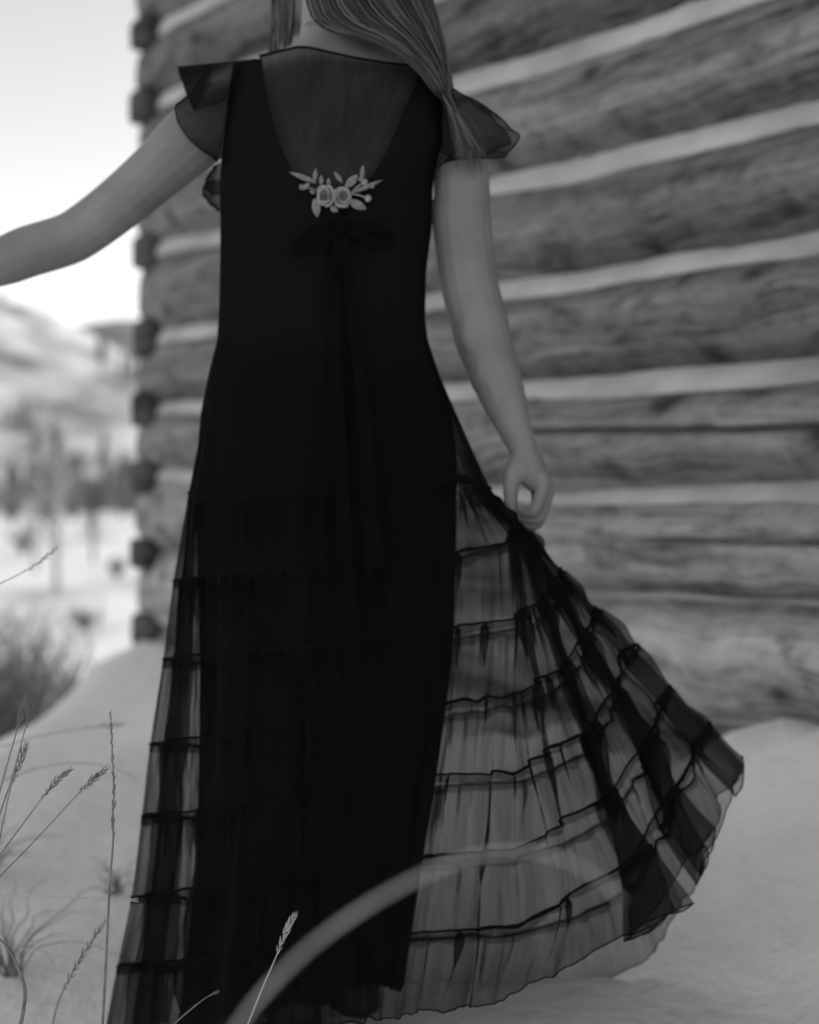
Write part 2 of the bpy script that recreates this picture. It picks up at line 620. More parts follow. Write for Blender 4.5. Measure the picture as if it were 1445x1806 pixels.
TONE = [1.85, 1.85, 1.75, 1.4, 1.0, 0.95, 1.05, 0.80, 0.85, 0.9, 0.9]
for k in range(11):
    T0 = -2.71 - 0.03 * random.random()
    nt_, ns = (420, 110) if k in (2, 3, 6) else (300, 44)
    bulge = 0.100 + 0.02 * random.random()
    mb = MB()
    rows, uvs = [], []
    ts = np.linspace(T0, 3.3, nt_)
    for i in range(ns + 1):
        s = -1 + 2 * i / ns
        row, urow = [], []
        for t in ts:
            zb, zt = edge_z(k, t, -1), edge_z(k, t, 1)
            z = zb + (zt - zb) * (s + 1) / 2
            a = bulge * (0.5 + 0.5 * sm(T0, T0 + 0.6, t)) * (1 - abs(s) ** 2.5)
            a += 0.014 * nz(t * 1.6, z * 5, k) + 0.006 * nz(t * 5, z * 9, k + 60) + 0.0035 * nz(t * 6, z * 22, k + 20) + 0.0014 * nz(t * 12, z * 90, k + 40)
            a -= crack_log(k, t, z)
            row.append(WP(t, a, z)); urow.append((t, z))
        rows.append(row); uvs.append(urow)
    # back of the log
    back_lo = [WP(t, -0.14, edge_z(k, t, -1)) for t in ts]
    back_hi = [WP(t, -0.14, edge_z(k, t, 1)) for t in ts]
    rows = [back_lo] + rows + [back_hi]
    uvs = [[(t, edge_z(k, t, -1) - .14) for t in ts]] + uvs + [[(t, edge_z(k, t, 1) + .14) for t in ts]]
    m = len(ts)
    mb.grid(rows, uvs=uvs)
    nr = len(rows)
    mb.f.append(tuple(i * m for i in range(nr)))
    mb.f.append(tuple(i * m + m - 1 for i in range(nr))[::-1])
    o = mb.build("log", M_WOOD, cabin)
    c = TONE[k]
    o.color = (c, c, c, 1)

for k in range(1, 12):
    mb = MB()
    rows, uvs = [], []
    ts = np.linspace(-2.64, 3.28, 400)
    for i in range(9):
        s = i / 8
        row = []
        for t in ts:
            lo = edge_z(k - 1, t, 1) - 0.012
            hi = (edge_z(k, t, -1) if k < 11 else bound(11, t) + 0.03) + 0.012
            a = (0.034 if k > 2 else -0.004) - 0.030 * s + 0.006 * math.sin(math.pi * s) + 0.004 * nz(t * 3, s, k) + 0.002 * nz(t * 13, s * 3, k)
            row.append(WP(t, a, lo + (hi - lo) * s))
        rows.append(row)
    rows = [[WP(t, -0.1, edge_z(k - 1, t, 1) - 0.012) for t in ts]] + rows
    mb.grid(rows)
    mb.build("chinking", M_CHINK, cabin)

# logs of the gable wall, their ends showing between the front logs at the corner
for k in range(0, 12):
    mb = MB()
    tc = -2.655 + 0.015 * random.uniform(-1, 1)
    zc = bound(min(k, 11), -2.8) - 0.005 + 0.01 * random.uniform(-1, 1)
    hw, hh = 0.088 + 0.012 * random.random(), (0.060 + 0.02 * random.random())
    rows = []
    nn = 26
    prj = 0.062 + 0.02 * random.random()
    for a in [prj, prj, prj - 0.01, 0.02, -0.5, -2.0, -4.2]:
        row = []
        shrink = 0.02 if len(rows) == 0 else (0.93 if len(rows) == 1 else 1.0)
        if a < -0.1: shrink = 1.0
        for j in range(nn):
            an = 2 * math.pi * j / nn
            ca, sa = math.cos(an), math.sin(an)
            ex = 0.42
            hh2 = hh if a > -0.1 else 0.115
            row.append(WP(tc + hw * shrink * math.copysign(abs(ca) ** ex, ca) * (1 + .06 * nz(an * 2, k)), a, zc + hh2 * shrink * math.copysign(abs(sa) ** ex, sa) * (1 + .06 * nz(an * 2, k, 5))))
        rows.append(row)
    us = [[(WP(0, 0, 0).x + r.x, r.z) for r in row] for row in rows]
    mb.grid(rows, closed_u=True, uvs=us)
    mb.build("side_log", M_END, cabin)
# gable wall filling behind the corner
mb = MB()
mb.grid([[WP(-2.60, a, z) for a in np.linspace(-0.08, -4.2, 6)] for z in np.linspace(0, 3.0, 8)])
mb.build("gable_wall", M_CHINK, cabin)
# roof with a short eave and snow on it (above the frame; it shades the upper logs)
mb = MB()
def slab(mb, t0, t1, a0, z0, a1, z1, th):
    v = [WP(t, a, z + dz) for dz in (0, th) for (t, a, z) in ((t0, a0, z0), (t1, a0, z0), (t1, a1, z1), (t0, a1, z1))]
    mb.add(v, [(0, 1, 2, 3), (7, 6, 5, 4), (0, 4, 5, 1), (1, 5, 6, 2), (2, 6, 7, 3), (3, 7, 4, 0)])
slab(mb, -2.85, 3.6, 0.50, 3.20, -2.2, 4.6, 0.05)
roof = mb.build("roof", M_ROOF, cabin, smooth=False)
mb = MB()
slab(mb, -2.8, 3.55, 0.46, 3.275, -2.2, 4.655, 0.16)
mb.build("roof_snow", M_SNOW, roof, smooth=False)

# ------------------------------------------------------------------ the woman, seen from behind
D = 2.14
person = empty("person", (P(560, 900, D).x, D, 0.0),
               "person from behind in a long black sheer dress, pinching the skirt with one hand", "person")

SY = [105, 120, 150, 180, 200, 250, 300, 330, 400, 480, 560, 600, 660, 730, 800, 890, 1000, 1163, 1300, 1400, 1500, 1600, 1700, 1760]
SL = [415, 410, 405, 401, 399, 393, 389, 388, 389, 388, 386, 383, 368, 354, 348, 346, 348, 350, 347, 345, 337, 328, 318, 313]
SR = [742, 752, 775, 781, 781, 781, 768, 764, 762, 752, 750, 755, 775, 796, 806, 806, 804, 798, 778, 762, 746, 731, 716, 708]
SB = [.058, .064, .073, .082, .090, .104, .112, .112, .105, .097, .091, .090, .106, .124, .134, .132, .125, .124, .126, .130, .134, .140, .147, .150]


def slip_lrb(y):
    return np.interp(y, SY, SL), np.interp(y, SY, SR), np.interp(y, SY, SB)


def slip_pt(px, y, off=0.0, front=False):
    l, r, b = slip_lrb(y)
    c, a = (l + r) / 2, (r - l) / 2
    q = max(0.0, 1 - ((px - c) / a) ** 2)
    dd = -(b * q ** (0.5 * (0.42 + 0.58 * sm(230, 372, y))) + off)
    return P(px, y, D + (-dd if front else dd))


# --- body: one continuous skin (torso, neck, head, arms, hands, legs) grown together with a voxel remesh
mb = MB()


def px_tube(pts, n=16, dense=None, cap=True, up=(0, 1, 0)):
    """pts: (px, py, depth offset, radius[, radius in depth])"""
    q = [tuple(p) if len(p) == 5 else (p[0], p[1], p[2], p[3], p[3]) for p in pts]
    A = catmull(q, dense or 8 * len(q))
    mb.tube([P(a[0], a[1], D + a[2]) for a in A], [(max(a[4], .002), max(a[3], .002)) for a in A], n=n, cap=cap, up=up)


ys = [0, 20, 40, 60, 74, 86, 98, 110, 125, 150, 190, 230, 300, 400, 480, 560, 600, 660, 730, 800, 890, 960]
bl = [533, 532, 531, 529, 522, 500, 468, 440, 421, 410, 404]
br = [652, 651, 650, 652, 656, 676, 712, 744, 764, 776, 782]
bb = [.052, .051, .050, .050, .050, .050, .052, .055, .058, .065, .078]
rings = []
for y in np.concatenate([np.linspace(-60, 120, 22), np.linspace(135, 960, 40)]):
    if y < 200:
        l, r, b = np.interp(y, ys[:11], bl), np.interp(y, ys[:11], br), np.interp(y, ys[:11], bb)
        l += max(0, -y) * 0.06 ; r += max(0, -y) * 0.25
    else:
        l, r, b = slip_lrb(y); l += 6; r -= 6; b -= 0.007
    c, a = (l + r) / 2, (r - l) / 2
    rings.append([P(c + a * math.cos(th), y, D - b * math.sin(th) + (0.02 * sm(150, 40, y) if y < 150 else 0)) for th in np.linspace(0, 2 * math.pi, 40, endpoint=False)])
base = len(mb.v)
mb.grid(rings, closed_u=True)
mb.f.append(tuple(base + k for k in range(40))[::-1])
mb.f.append(tuple(base + (len(rings) - 1) * 40 + k for k in range(40)))

# arm held out to the side
px_tube([(460, 195, .01, .036), (400, 205, .022, .046), (345, 240, .03, .050), (280, 300, .055, .0445), (210, 360, .085, .0415), (150, 405, .105, .0405),
         (115, 424, .112, .0405), (50, 444, .11, .0405), (0, 463, .105, .0375), (-70, 478, .10, .0305), (-125, 487, .10, .0245), (-150, 490, .10, .024)])
px_tube([(-140, 489, .10, .020, .024), (-170, 492, .10, .017, .034), (-205, 496, .10, .016, .038), (-235, 500, .10, .013, .034)])
for j, (dz, ln, dr) in enumerate([(-.030, 72, -6), (-.010, 84, -2), (.012, 78, 2), (.033, 60, 8)]):
    px_tube([(-220, 498, .10 + dz, .0095), (-232 - ln * .35, 500 + dr * .3, .10 + dz * 1.15, .009), (-232 - ln * .7, 508 + dr * .6, .10 + dz * 1.2, .008), (-232 - ln, 522 + dr, .10 + dz * 1.2, .0065)], n=10)
px_tube([(-160, 494, .075, .014), (-185, 510, .05, .012), (-210, 528, .04, .010), (-228, 540, .038, .008)], n=10)

# arm hanging down to the skirt
px_tube([(760, 205, .012, .034), (797, 240, .010, .041), (814, 290, 0, .0405), (815, 340, 0, .0425), (816, 400, 0, .0445), (828, 500, .0, .0435), (843, 560, .008, .0435), (853, 600, .01, .0435),
         (868, 645, .0, .0395), (887, 700, -.01, .0345), (907, 752, -.02, .0265), (923, 792, -.025, .0215), (930, 815, -.025, .0215, .024)])
px_tube([(927, 800, -.025, .0205, .024), (937, 826, -.022, .0225, .033), (946, 848, -.02, .0215, .038), (950, 862, -.02, .015, .037)])
for dz, kx, ky, qx, qy, tx, ty in [(-.032, 958, 852, 944, 898, 920, 902), (-.012, 966, 860, 953, 911, 914, 911), (.010, 960, 866, 949, 921, 908, 919), (.030, 949, 864, 941, 926, 903, 927)]:
    px_tube([(kx - 10, ky - 20, -.02 + dz * .9, .011), (kx, ky, -.02 + dz, .0118), ((kx + qx) / 2 + 2, (ky + qy) / 2, -.021 + dz, .0098), (qx, qy, -.022 + dz, .0100),
             ((qx + tx) / 2 + 3, (qy + ty) / 2 + 3, -.022 + dz * .85, .0090), (tx, ty, -.02 + dz * .6, .0074)], n=12, dense=40)
px_tube([(922, 806, -.03, .016), (908, 826, -.035, .0145), (902, 850, -.038, .0128), (901, 872, -.036, .0112), (902, 892, -.031, .0104), (906, 909, -.026, .0082)], n=12)

mb.ell(P(834, 592, D - .019), .021, .019, .034, Matrix.Rotation(R(-14), 3, 'Y'))          # point of the elbow
mb.ell(P(871, 660, D - .004), .038, .037, .050, Matrix.Rotation(R(-18), 3, 'Y'))   # forearm muscle

# legs
px_tube([(470, 860, 0, .085, .09), (466, 1050, 0, .082, .085), (470, 1300, -.01, .056, .06), (476, 1400, -.01, .052, .055), (488, 1530, .01, .053, .055), (510, 1690, .02, .036, .04), (520, 1780, .02, .034, .038)])
px_tube([(684, 860, 0, .085, .09), (672, 1050, .02, .082, .085), (655, 1300, .05, .056, .06), (648, 1400, .06, .052, .055), (640, 1530, .09, .053, .055), (628, 1680, .13, .036, .04), (624, 1740, .135, .034, .038)])

# head, turned away and tilted towards her right shoulder
HC = P(634, -130, D + 0.035)
HR = Matrix.Rotation(R(9), 3, 'Y') @ Matrix.Rotation(R(-10), 3, 'X')


def hp(x, y, z):
    return HC + HR @ Vector((x, y, z))


mb.ell(hp(0, -.012, .018), .074, .094, .092, HR, 24, 16)           # skull
mb.ell(hp(0, .038, -.045), .056, .058, .066, HR, 20, 14)           # face
mb.ell(hp(0, .060, -.092), .030, .030, .022, HR)                   # chin
mb.ell(hp(0, .020, -.075), .052, .055, .035, HR)                   # jaw
mb.tube([hp(0, .088, -.008), hp(0, .103, -.030), hp(0, .107, -.042), hp(0, .09, -.046)], [.007, .009, .012, .008], n=10)   # nose
for s in (-1, 1):
    mb.ell(hp(s * .076, -.004, -.022), .009, .018, .031, HR)       # ear
    mb.ell(hp(s * .034, .074, -.040), .022, .018, .016, HR)        # cheek
    mb.ell(hp(s * .030, .086, .012), .020, .008, .006, HR)         # brow
mb.ell(hp(0, .091, -.067), .022, .008, .005, HR); mb.ell(hp(0, .089, -.075), .018, .008, .006, HR)   # lips
mb.tube([P(592, 60, D + .01), P(604, -20, D + .012), P(620, -90, D + .02)], [.052, .050, .055], n=20)

me0 = mb.mesh("body_raw")
tmp = bpy.data.objects.new("body_raw", me0)
COL.objects.link(tmp)
rm = tmp.modifiers.new("r", 'REMESH'); rm.mode = 'VOXEL'; rm.voxel_size = 0.0031; rm.use_smooth_shade = True
smo = tmp.modifiers.new("s", 'SMOOTH'); smo.factor = 0.5; smo.iterations = 5
dg = bpy.context.evaluated_depsgraph_get()
me = bpy.data.meshes.new_from_object(tmp.evaluated_get(dg))
bpy.data.objects.remove(tmp, do_unlink=True)
body = link_mesh("body", me, M_SKIN, person)
for s in (-1, 1):
    mb = MB(); mb.ell(hp(s * .031, .082, -.006), .012, .011, .010, HR); mb.build("eye", M_EYE, person)

# --- slip: opaque under-dress with two straps and a deep scooped back
IL_Y = [100, 110, 150, 200, 250, 300, 330, 350, 362]
IL_X = [463, 463, 467, 478, 492, 513, 545, 580, 602]
IR_X = [747, 745, 733, 710, 690, 664, 640, 614, 604]


def trim_y(px):
    return float(np.interp(px, [420, 440, 470, 500, 525, 545, 580, 620, 680, 740, 770], [109, 105, 97, 89, 83.5, 84, 92, 101, 111, 117, 124]))


mb = MB()
rows, uvs = [], []
for i, y in enumerate(np.concatenate([np.linspace(362, 900, 60), np.linspace(915, 1748, 60)])):
    l, r, b = slip_lrb(y)
    c, a = (l + r) / 2, (r - l) / 2
    row, ur = [], []
    for k in range(120):
        th = 2 * math.pi * k / 120
        w = 1.0 + sm(820, 1600, y) * (0.075 * nz(math.cos(th) * 3.2, math.sin(th) * 3.2, y * 0.0012) + 0.05 * nz(math.cos(th) * 9, math.sin(th) * 9, y * 0.0012))
        yy = y + sm(900, 1748, y) * (34 - 44 * math.cos(th - 0.2) + 26 * nz(math.cos(th) * 2.4, math.sin(th) * 2.4, 3) + 12 * nz(th * 5, 8))
        row.append(P(c + a * math.cos(th) * (1 + (w - 1) * .75), yy, D - b * w * math.sin(th))); ur.append((k / 120, y / 300))
    rows.append(row); uvs.append(ur)
mb.grid(rows, closed_u=True, uvs=uvs)
slip = mb.build("slip", M_SLIP, person)
for side in (-1, 1):
    mb = MB()
    rows, uvs = [], []
    for y in np.linspace(104, 372, 46):
        l, r, b = slip_lrb(y)
        c, a = (l + r) / 2, (r - l) / 2
        inn = np.interp(y, IL_Y, IL_X) if side < 0 else np.interp(y, IL_Y, IR_X)
        thb = math.acos(max(-1, min(1, (inn - c) / a)))           # back inner edge
        row, ur = [], []
        for k in range(33):
            th = (thb + (2 * math.pi - 2 * thb) * k / 32) if side < 0 else (thb - 2 * thb * k / 32)
            px = c + a * math.cos(th)
            yy = max(y, trim_y(px) + 1)
            sn = math.sin(th)
            row.append(P(px, yy, D - (b + .003 * (1 - sm(290, 370, y))) * math.copysign(abs(sn) ** (0.42 + 0.58 * sm(230, 372, y)), sn))); ur.append((k / 60, y / 300))
        rows.append(row); uvs.append(ur)
    mb.grid(rows, uvs=uvs)
    mb.build("shoulder_strap", M_SLIP, person)

# --- sheer yoke over the back, with its dark bound neckline
mb = MB()
rows, uvs = [], []
for v in np.linspace(0, 1, 30):
    row, ur = [], []
    for u in np.linspace(0, 1, 50):
        x0 = 430 + (765 - 430) * u
        y0 = trim_y(x0)
        y = y0 + (380 - y0) * v
        li, ri = np.interp(y, IL_Y + [400], IL_X + [602]) - 5, np.interp(y, IL_Y + [400], IR_X + [604]) + 5
        
        px = li + (ri - li) * u
        y = trim_y(px) + (380 - trim_y(px)) * v
        q = slip_pt(px, max(y, 106), .0035 + .0025 * nz(u * 14, v * 2.5))
        row.append(Vector((q.x, q.y, CAM_H - (y - HY) / FPX * q.y))); ur.append((u + .012 * nz(v * 9, u * 3), v))
    rows.append(row); uvs.append(ur)
mb.grid(rows, uvs=uvs)
yoke = mb.build("sheer_yoke", M_YOKE, person)
mb = MB()
mb.tube([r + Vector((0, -.0015, 0)) for r in rows[0]], .0019, n=6)
mb.build("neckline_binding", M_TRIM, yoke)

# --- flutter sleeves


def sheet(name, inner, outer, ddi, ddo, mat, parent, bulge=0.0, nu=26, nv=14, edge=True, rip=3.0, seed=0):
    A, B = catmull(inner, nu), catmull(outer, nu)
    Mb = MB()
    rws, us = [], []
    for j in range(nv + 1):
        v = j / nv
        row, ur = [], []
        for i in range(nu):
            q = A[i] * (1 - v) + B[i] * v
            dd = ddi * (1 - v) + ddo * v - bulge * math.sin(math.pi * v)
            dd += 0.010 * v * nz(i * 0.33, seed, v)
            row.append(P(q[0] + rip * v * nz(i * .4, seed + 3), q[1] + rip * v * nz(i * .4, seed + 8), D + dd)); ur.append((i / nu, v))
        rws.append(row); us.append(ur)
    Mb.grid(rws, uvs=us)
    ob = Mb.build(name, mat, parent)
    if edge:
        eb = MB(); eb.tube(rws[-1], .0011, n=6); eb.build("rolled_hem", M_TRIM, ob)
    return ob


sheet("sleeve", [(438, 106), (412, 128), (402, 178), (396, 225), (390, 262)], [(368, 112), (340, 160), (309, 193), (332, 243), (384, 286)], -.066, -.050, M_SLEEVE, person, .015, seed=1)
sheet("sleeve", [(440, 105), (428, 116), (414, 140), (402, 178)], [(314, 117), (320, 138), (330, 165), (343, 196)], -.045, -.035, M_SLEEVE, person, .012, seed=2)
sheet("sleeve_fold", [(376, 113), (374, 124), (368, 150), (346, 194)], [(315, 117), (321, 138), (331, 165), (343, 196)], -.058, -.047, M_SLEEVE, person, .004, edge=False, seed=3, rip=1)
sheet("sleeve_fold", [(372, 113), (369, 126), (362, 152), (345, 194)], [(316, 118), (322, 139), (332, 165), (344, 196)], -.050, -.043, M_SLEEVE, person, .004, edge=False, seed=4, rip=1)
sheet("sleeve", [(758, 128), (776, 165), (782, 215), (779, 260), (770, 300)], [(800, 156), (856, 188), (900, 224), (916, 244), (900, 264), (880, 279), (790, 276)], -.066, -.06, M_SLEEVE, person, .012, seed=5)
sheet("sleeve", [(760, 128), (778, 165), (783, 215), (780, 260), (772, 312)], [(800, 157), (856, 196), (900, 246), (868, 268), (776, 322)], .03, .05, M_SLEEVE, person, -.012, seed=6)
sheet("sleeve", [(757, 128), (775, 165), (781, 215), (779, 250), (776, 268)], [(792, 150), (806, 190), (812, 230), (806, 262), (792, 278)], -.07, -.068, M_SLEEVE, person, .006, seed=7)
sheet("side_ruffle", [(392, 284), (391, 310), (390, 345), (390, 374)], [(378, 292), (362, 322), (360, 346), (384, 372)], .0, .02, M_SLEEVE, person, .01, seed=8)
sheet("side_ruffle", [(392, 318), (391, 326), (390, 334), (390, 345)], [(376, 318), (364, 324), (366, 334), (376, 344)], -.01, .01, M_SLEEVE, person, .006, seed=9)

# --- sheer tiered overskirt, gathered up to the hand on one side
G = np.array([903.0, 908.0])
LV = 9
Lout = np.array([(385, 600), (333, 870), (306, 1025), (288, 1163), (265, 1313), (250, 1440), (232, 1583), (207, 1705), (183, 1834)], float)
Lin = np.array([(392, 600), (349, 868), (349, 1018), (351, 1154), (348, 1300), (346, 1428), (337, 1568), (327, 1692), (316, 1816)], float)


def col(pts, d0, d8):
    pts = np.array(pts, float)
    k = np.linspace(0, 1, LV)
    dd = d0 + (d8 - d0) * k ** 0.8
    return np.column_stack([pts, dd])


def colL(f, d0, d8, dy=0.0):
    p = Lout * (1 - f) + Lin * f
    p = p.copy(); p[1:, 1] += dy
    return col(p, d0, d8)


RN = ([-12, 0, 5, 9, 17, 23, 31, 34, 38, 43], [885, 862, 835, 797, 780, 756, 700, 652, 606, 596])
RF = ([-12, 0, 7, 14, 21, 25, 31, 34, 38, 43], [880, 868, 850, 828, 792, 752, 698, 648, 608, 583])


def colF(phi, d0, d8, far=False, k1=None):
    Rr = np.interp(phi, *(RF if far else RN))
    f = (phi + 12) / 55.0
    pts = [(752 + 4 * f, 600 + 20 * f), (808 + 58 * f, 836 + 26 * f) if k1 is None else k1]
    a = R(phi)
    for k in range(2, 9):
        r = Rr * (0.055 + 0.945 * (k - 2) / 6.0)
        if far and k > 2: r = r + 14 * (1 - (k - 2) / 6.0) + 6
        # upper part bellies outwards a little between hand and hem
        aa = R(phi + (4.2 * nz(phi * 0.35, k * 0.55, 5 if far else 2) if phi < 42 else (0.8 * nz(k * 0.9, 3) if k < 8 else 0.6)))
        pts.append((G[0] + r * math.sin(aa), G[1] + r * math.cos(aa)))
    return col(pts, d0, d8)


NC = [colL(0, .0, .0), colL(.66, -.03, -.07), colL(.34, -.04, -.08), colL(.62, -.045, -.09), colL(.30, -.05, -.10), colL(1.0, -.08, -.15)]
NC += [col([(470, 600), (440, 864), (436, 1008), (435, 1148), (432, 1290), (428, 1416), (420, 1556), (412, 1686), (405, 1812)], -.105, -.24),
       col([(575, 600), (570, 858), (568, 1000), (566, 1140), (564, 1275), (560, 1405), (556, 1545), (552, 1680), (550, 1812)], -.120, -.27),
       col([(680, 600), (695, 848), (694, 988), (690, 1124), (684, 1258), (672, 1385), (660, 1526), (648, 1662), (640, 1804)], -.115, -.25),
       col([(748, 600), (800, 836), (802, 974), (800, 1105), (794, 1238), (776, 1366), (757, 1510), (738, 1644), (722, 1790)], -.08, -.20)]
mid = (NC[-1] + colF(0, -.05, -.17)) / 2
NC += [mid, colF(0, -.05, -.17), colF(8, -.04, -.16), colF(23.5, -.02, -.13), colF(17.5, -.025, -.12), colF(22.5, -.03, -.11), colF(16.5, -.03, -.10), colF(33.5, .0, -.06), colF(27.5, -.005, -.055), colF(32.5, -.008, -.048), colF(26.5, -.01, -.04), colF(42.0, -.01, -.03), colF(35.5, -.006, -.024), colF(43, .0, .0)]
FC = [colF(36, .01, .05, True), colF(27, .02, .09, True), colF(18, .03, .12, True), colF(9, .05, .16, True), colF(0, .06, .18, True)]
FC += [col([(748, 600), (800, 846), (802, 988), (800, 1126), (794, 1262), (778, 1386), (757, 1524), (738, 1656), (724, 1762)], .08, .20),
       col([(575, 600), (570, 868), (568, 1010), (566, 1150), (564, 1285), (560, 1415), (556, 1555), (552, 1690), (550, 1760)], .110, .24)]
FC += [colL(1.0, .07, .12, 16), colL(.66, .05, .09, 10), colL(.86, .03, .06, 10)]
KC = np.array(NC + FC)                                  # key columns x levels x (px, py, dd)
ncol = len(KC)
ln = np.array([np.linalg.norm((KC[(i + 1) % ncol] - KC[i])[3:8, :2], axis=1).mean() + 6 for i in range(ncol)])
cum = np.concatenate([[0], np.cumsum(ln)])
TOT = cum[-1]


def key_at(s):
    """interpolated column at perimeter position s (photo pixels)"""
    s = s % TOT
    i = min(int(np.searchsorted(cum, s, side='right')) - 1, ncol - 1)
    u = (s - cum[i]) / ln[i]
    p0, p1, p2, p3 = KC[(i - 1) % ncol], KC[i], KC[(i + 1) % ncol], KC[(i + 2) % ncol]
    w = u * u * (3 - 2 * u) * 0.35 + u * 0.65
    return p1 * (1 - w) + p2 * w


def resample(c, v):
    """v 0..8 along a column"""
    i = min(int(v), LV - 2)
    t = v - i
    p0, p1, p2, p3 = c[max(i - 1, 0)], c[i], c[i + 1], c[min(i + 2, LV - 1)]
    q = 0.5 * (2 * p1 + (p2 - p0) * t + (2 * p0 - 5 * p1 + 4 * p2 - p3) * t * t + (3 * p1 - p0 - 3 * p2 + p3) * t ** 3)
    if i <= 2: q = q * 0.3 + (p1 * (1 - t) + p2 * t) * 0.7
    return q


EDGE_W = 13.0
PLEATS = {}
pr = random.Random(19)
for k in range(0, 9):
    L_ = []
    for _ in range(120):                                 # small gathers caught in the seams, opening downwards
        L_.append((pr.uniform(0, TOT), pr.uniform(5, 9), pr.uniform(6, 19), pr.uniform(.45, 1.1)))
    PLEATS[k] = L_
LONG = []                                               # soft folds that run through several tiers and wander
for _ in range(46):
    LONG.append((pr.uniform(0, TOT), pr.uniform(12, 22), pr.uniform(16, 38), pr.uniform(1.5, 6.0), pr.uniform(2.5, 7.0), pr.uniform(0, 99)))


def skirt_pt(s, c, v):
    q = resample(c, v)
    fr = v / 8.0
    near = 1.0 if s < cum[len(NC)] else 0.6
    free = min(abs(s), abs(TOT - s), 60.0) / 60.0       # keep the outline at the far left where it is
    amp = (0.3 + 0.7 * fr) * near
    tier = 0.75 + 0.5 * (v - math.floor(v))             # each gathered tier loosens downwards
    k = int(v - 1e-4)
    px = q[0] + amp * tier * (6.5 * nz(s / 34.0, v * 0.16, 1) + 2.2 * nz(s / 13.0, v * 0.3 + k * 2, 4)) * free
    py = q[1] + 6.0 * nz(s / 30.0, round(v) * 3.0, 7) * max(0, 1 - 2 * abs(v - round(v))) * min(1, fr * 2) * (1 if v > 0.5 else 0)
    if v > 7.4: py += (v - 7.4) / 0.6 * (11.0 * nz(s / 30.0, 2.2) + 5 * nz(s / 10.0, 9.1))
    dd = q[2] + amp * tier * (0.016 * nz(s / 34.0, v * 0.2, 11) + 0.005 * nz(s / 14.0, v * 0.3 + k * 2, 14))
    if v > 2.2:
        px += EDGE_W * nz(v * 1.9, 6.6) * math.exp(-((s - cum[len(NC) - 1]) / 70.0) ** 2) * min(1, (v - 2.2)) * (1 - sm(6.6, 7.6, v))
        px += max(0.0, v - 5.8) / 2.2 * 9.0 * nz(s / 26.0, v * .5, 31) * free * (1 - math.exp(-((s - cum[len(NC) - 1]) / 40.0) ** 2))
    if v > 1.2:
        kk = min(7, int(v + 1e-4)); u = v - kk
        for sp, w, A, ln_ in PLEATS[kk]:
            x = (s - sp) / w
            if abs(x) < 2.6:
                g = A * sm(-.02, .06, u) * (1 - sm(ln_ * .35, ln_, u)) * math.exp(-x * x)
                px -= g * x * free
                dd -= 0.0006 * g * x * near
        for sp, w, A, v0, ln_, sd in LONG:
            x = (s - sp - 26 * nz(v * .5, sd)) / w
            if abs(x) < 2.6 and v > v0 - .3:
                g = A * sm(v0 - .3, v0 + .5, v) * (1 - sm(v0 + ln_ * .5, v0 + ln_, v)) * math.exp(-x * x) * (.8 + .4 * nz(v * 1.1, sd, 3))
                px -= g * x * free
                dd -= 0.0006 * g * x * near
    return P(px, py, D + dd)


NU = 1700
SS = np.linspace(0, TOT, NU, endpoint=False)
CC = [key_at(s) for s in SS]
VV = np.linspace(0, 8, 81)
mb = MB()
rows = [[skirt_pt(SS[i], CC[i], v) for i in range(NU)] for v in VV]
uvs = [[(SS[i] / 1000.0, v / 8.0) for i in range(NU)] for v in VV]
mb.grid(rows, closed_u=True, uvs=uvs)
skirt = mb.build("sheer_overskirt", M_SHEER, person)
for k in range(1, 9):
    mb = MB()
    path = [skirt_pt(SS[i], CC[i], k - (0.0 if k < 8 else 0.02)) for i in list(range(NU)) + [0]]
    mb.tube(path, [(.0016, .0024 + .0030 * abs(nz(i * .045, k)) + .0010 * nz(i * .4, k, 5)) if k < 8 else (.0009, .0011) for i in range(len(path))], n=6, cap=False, up=(0, 1, 0))
    mb.build("tier_seam" if k < 8 else "skirt_hem", M_TRIM, skirt)
mb = MB()
for k in range(1, 8):                                   # each tier laps a little over the next
    mb.grid([[skirt_pt(SS[i], CC[i], k + w * (.8 + .5 * nz(i * .05, k))) + Vector((0, -.0025 if SS[i] < cum[len(NC)] else .0025, 0)) for i in range(0, NU, 2)] for w in (.0, .06, .13)], closed_u=True,
            uvs=[[(SS[i] / 1000.0, k + w) for i in range(0, NU, 2)] for w in (.0, .06, .13)])
mb.build("tier_overlap", M_SHEER, skirt)
# cloth bunched in the fingers
mb = MB()
for j in range(9):
    a0 = random.uniform(-1, 1)
    mb.tube([P(872 + 10 * a0 + j, 880 + 3 * j, D - .02 + .02 * a0), P(893 + 3 * a0, 900 + 1.5 * j, D - .03 + .018 * a0), P(908 + 2 * a0, 908 + j * .6, D - .028 + .012 * a0), P(916 + 12 * a0, 928 + 3 * a0, D - .025 + .015 * a0), P(912 + 22 * a0, 962 + 6 * a0, D - .025 + .02 * a0)],
            [.004, .006, .006, .005, .002], n=7)
mb.build("gathered_cloth", M_SLIP, person)

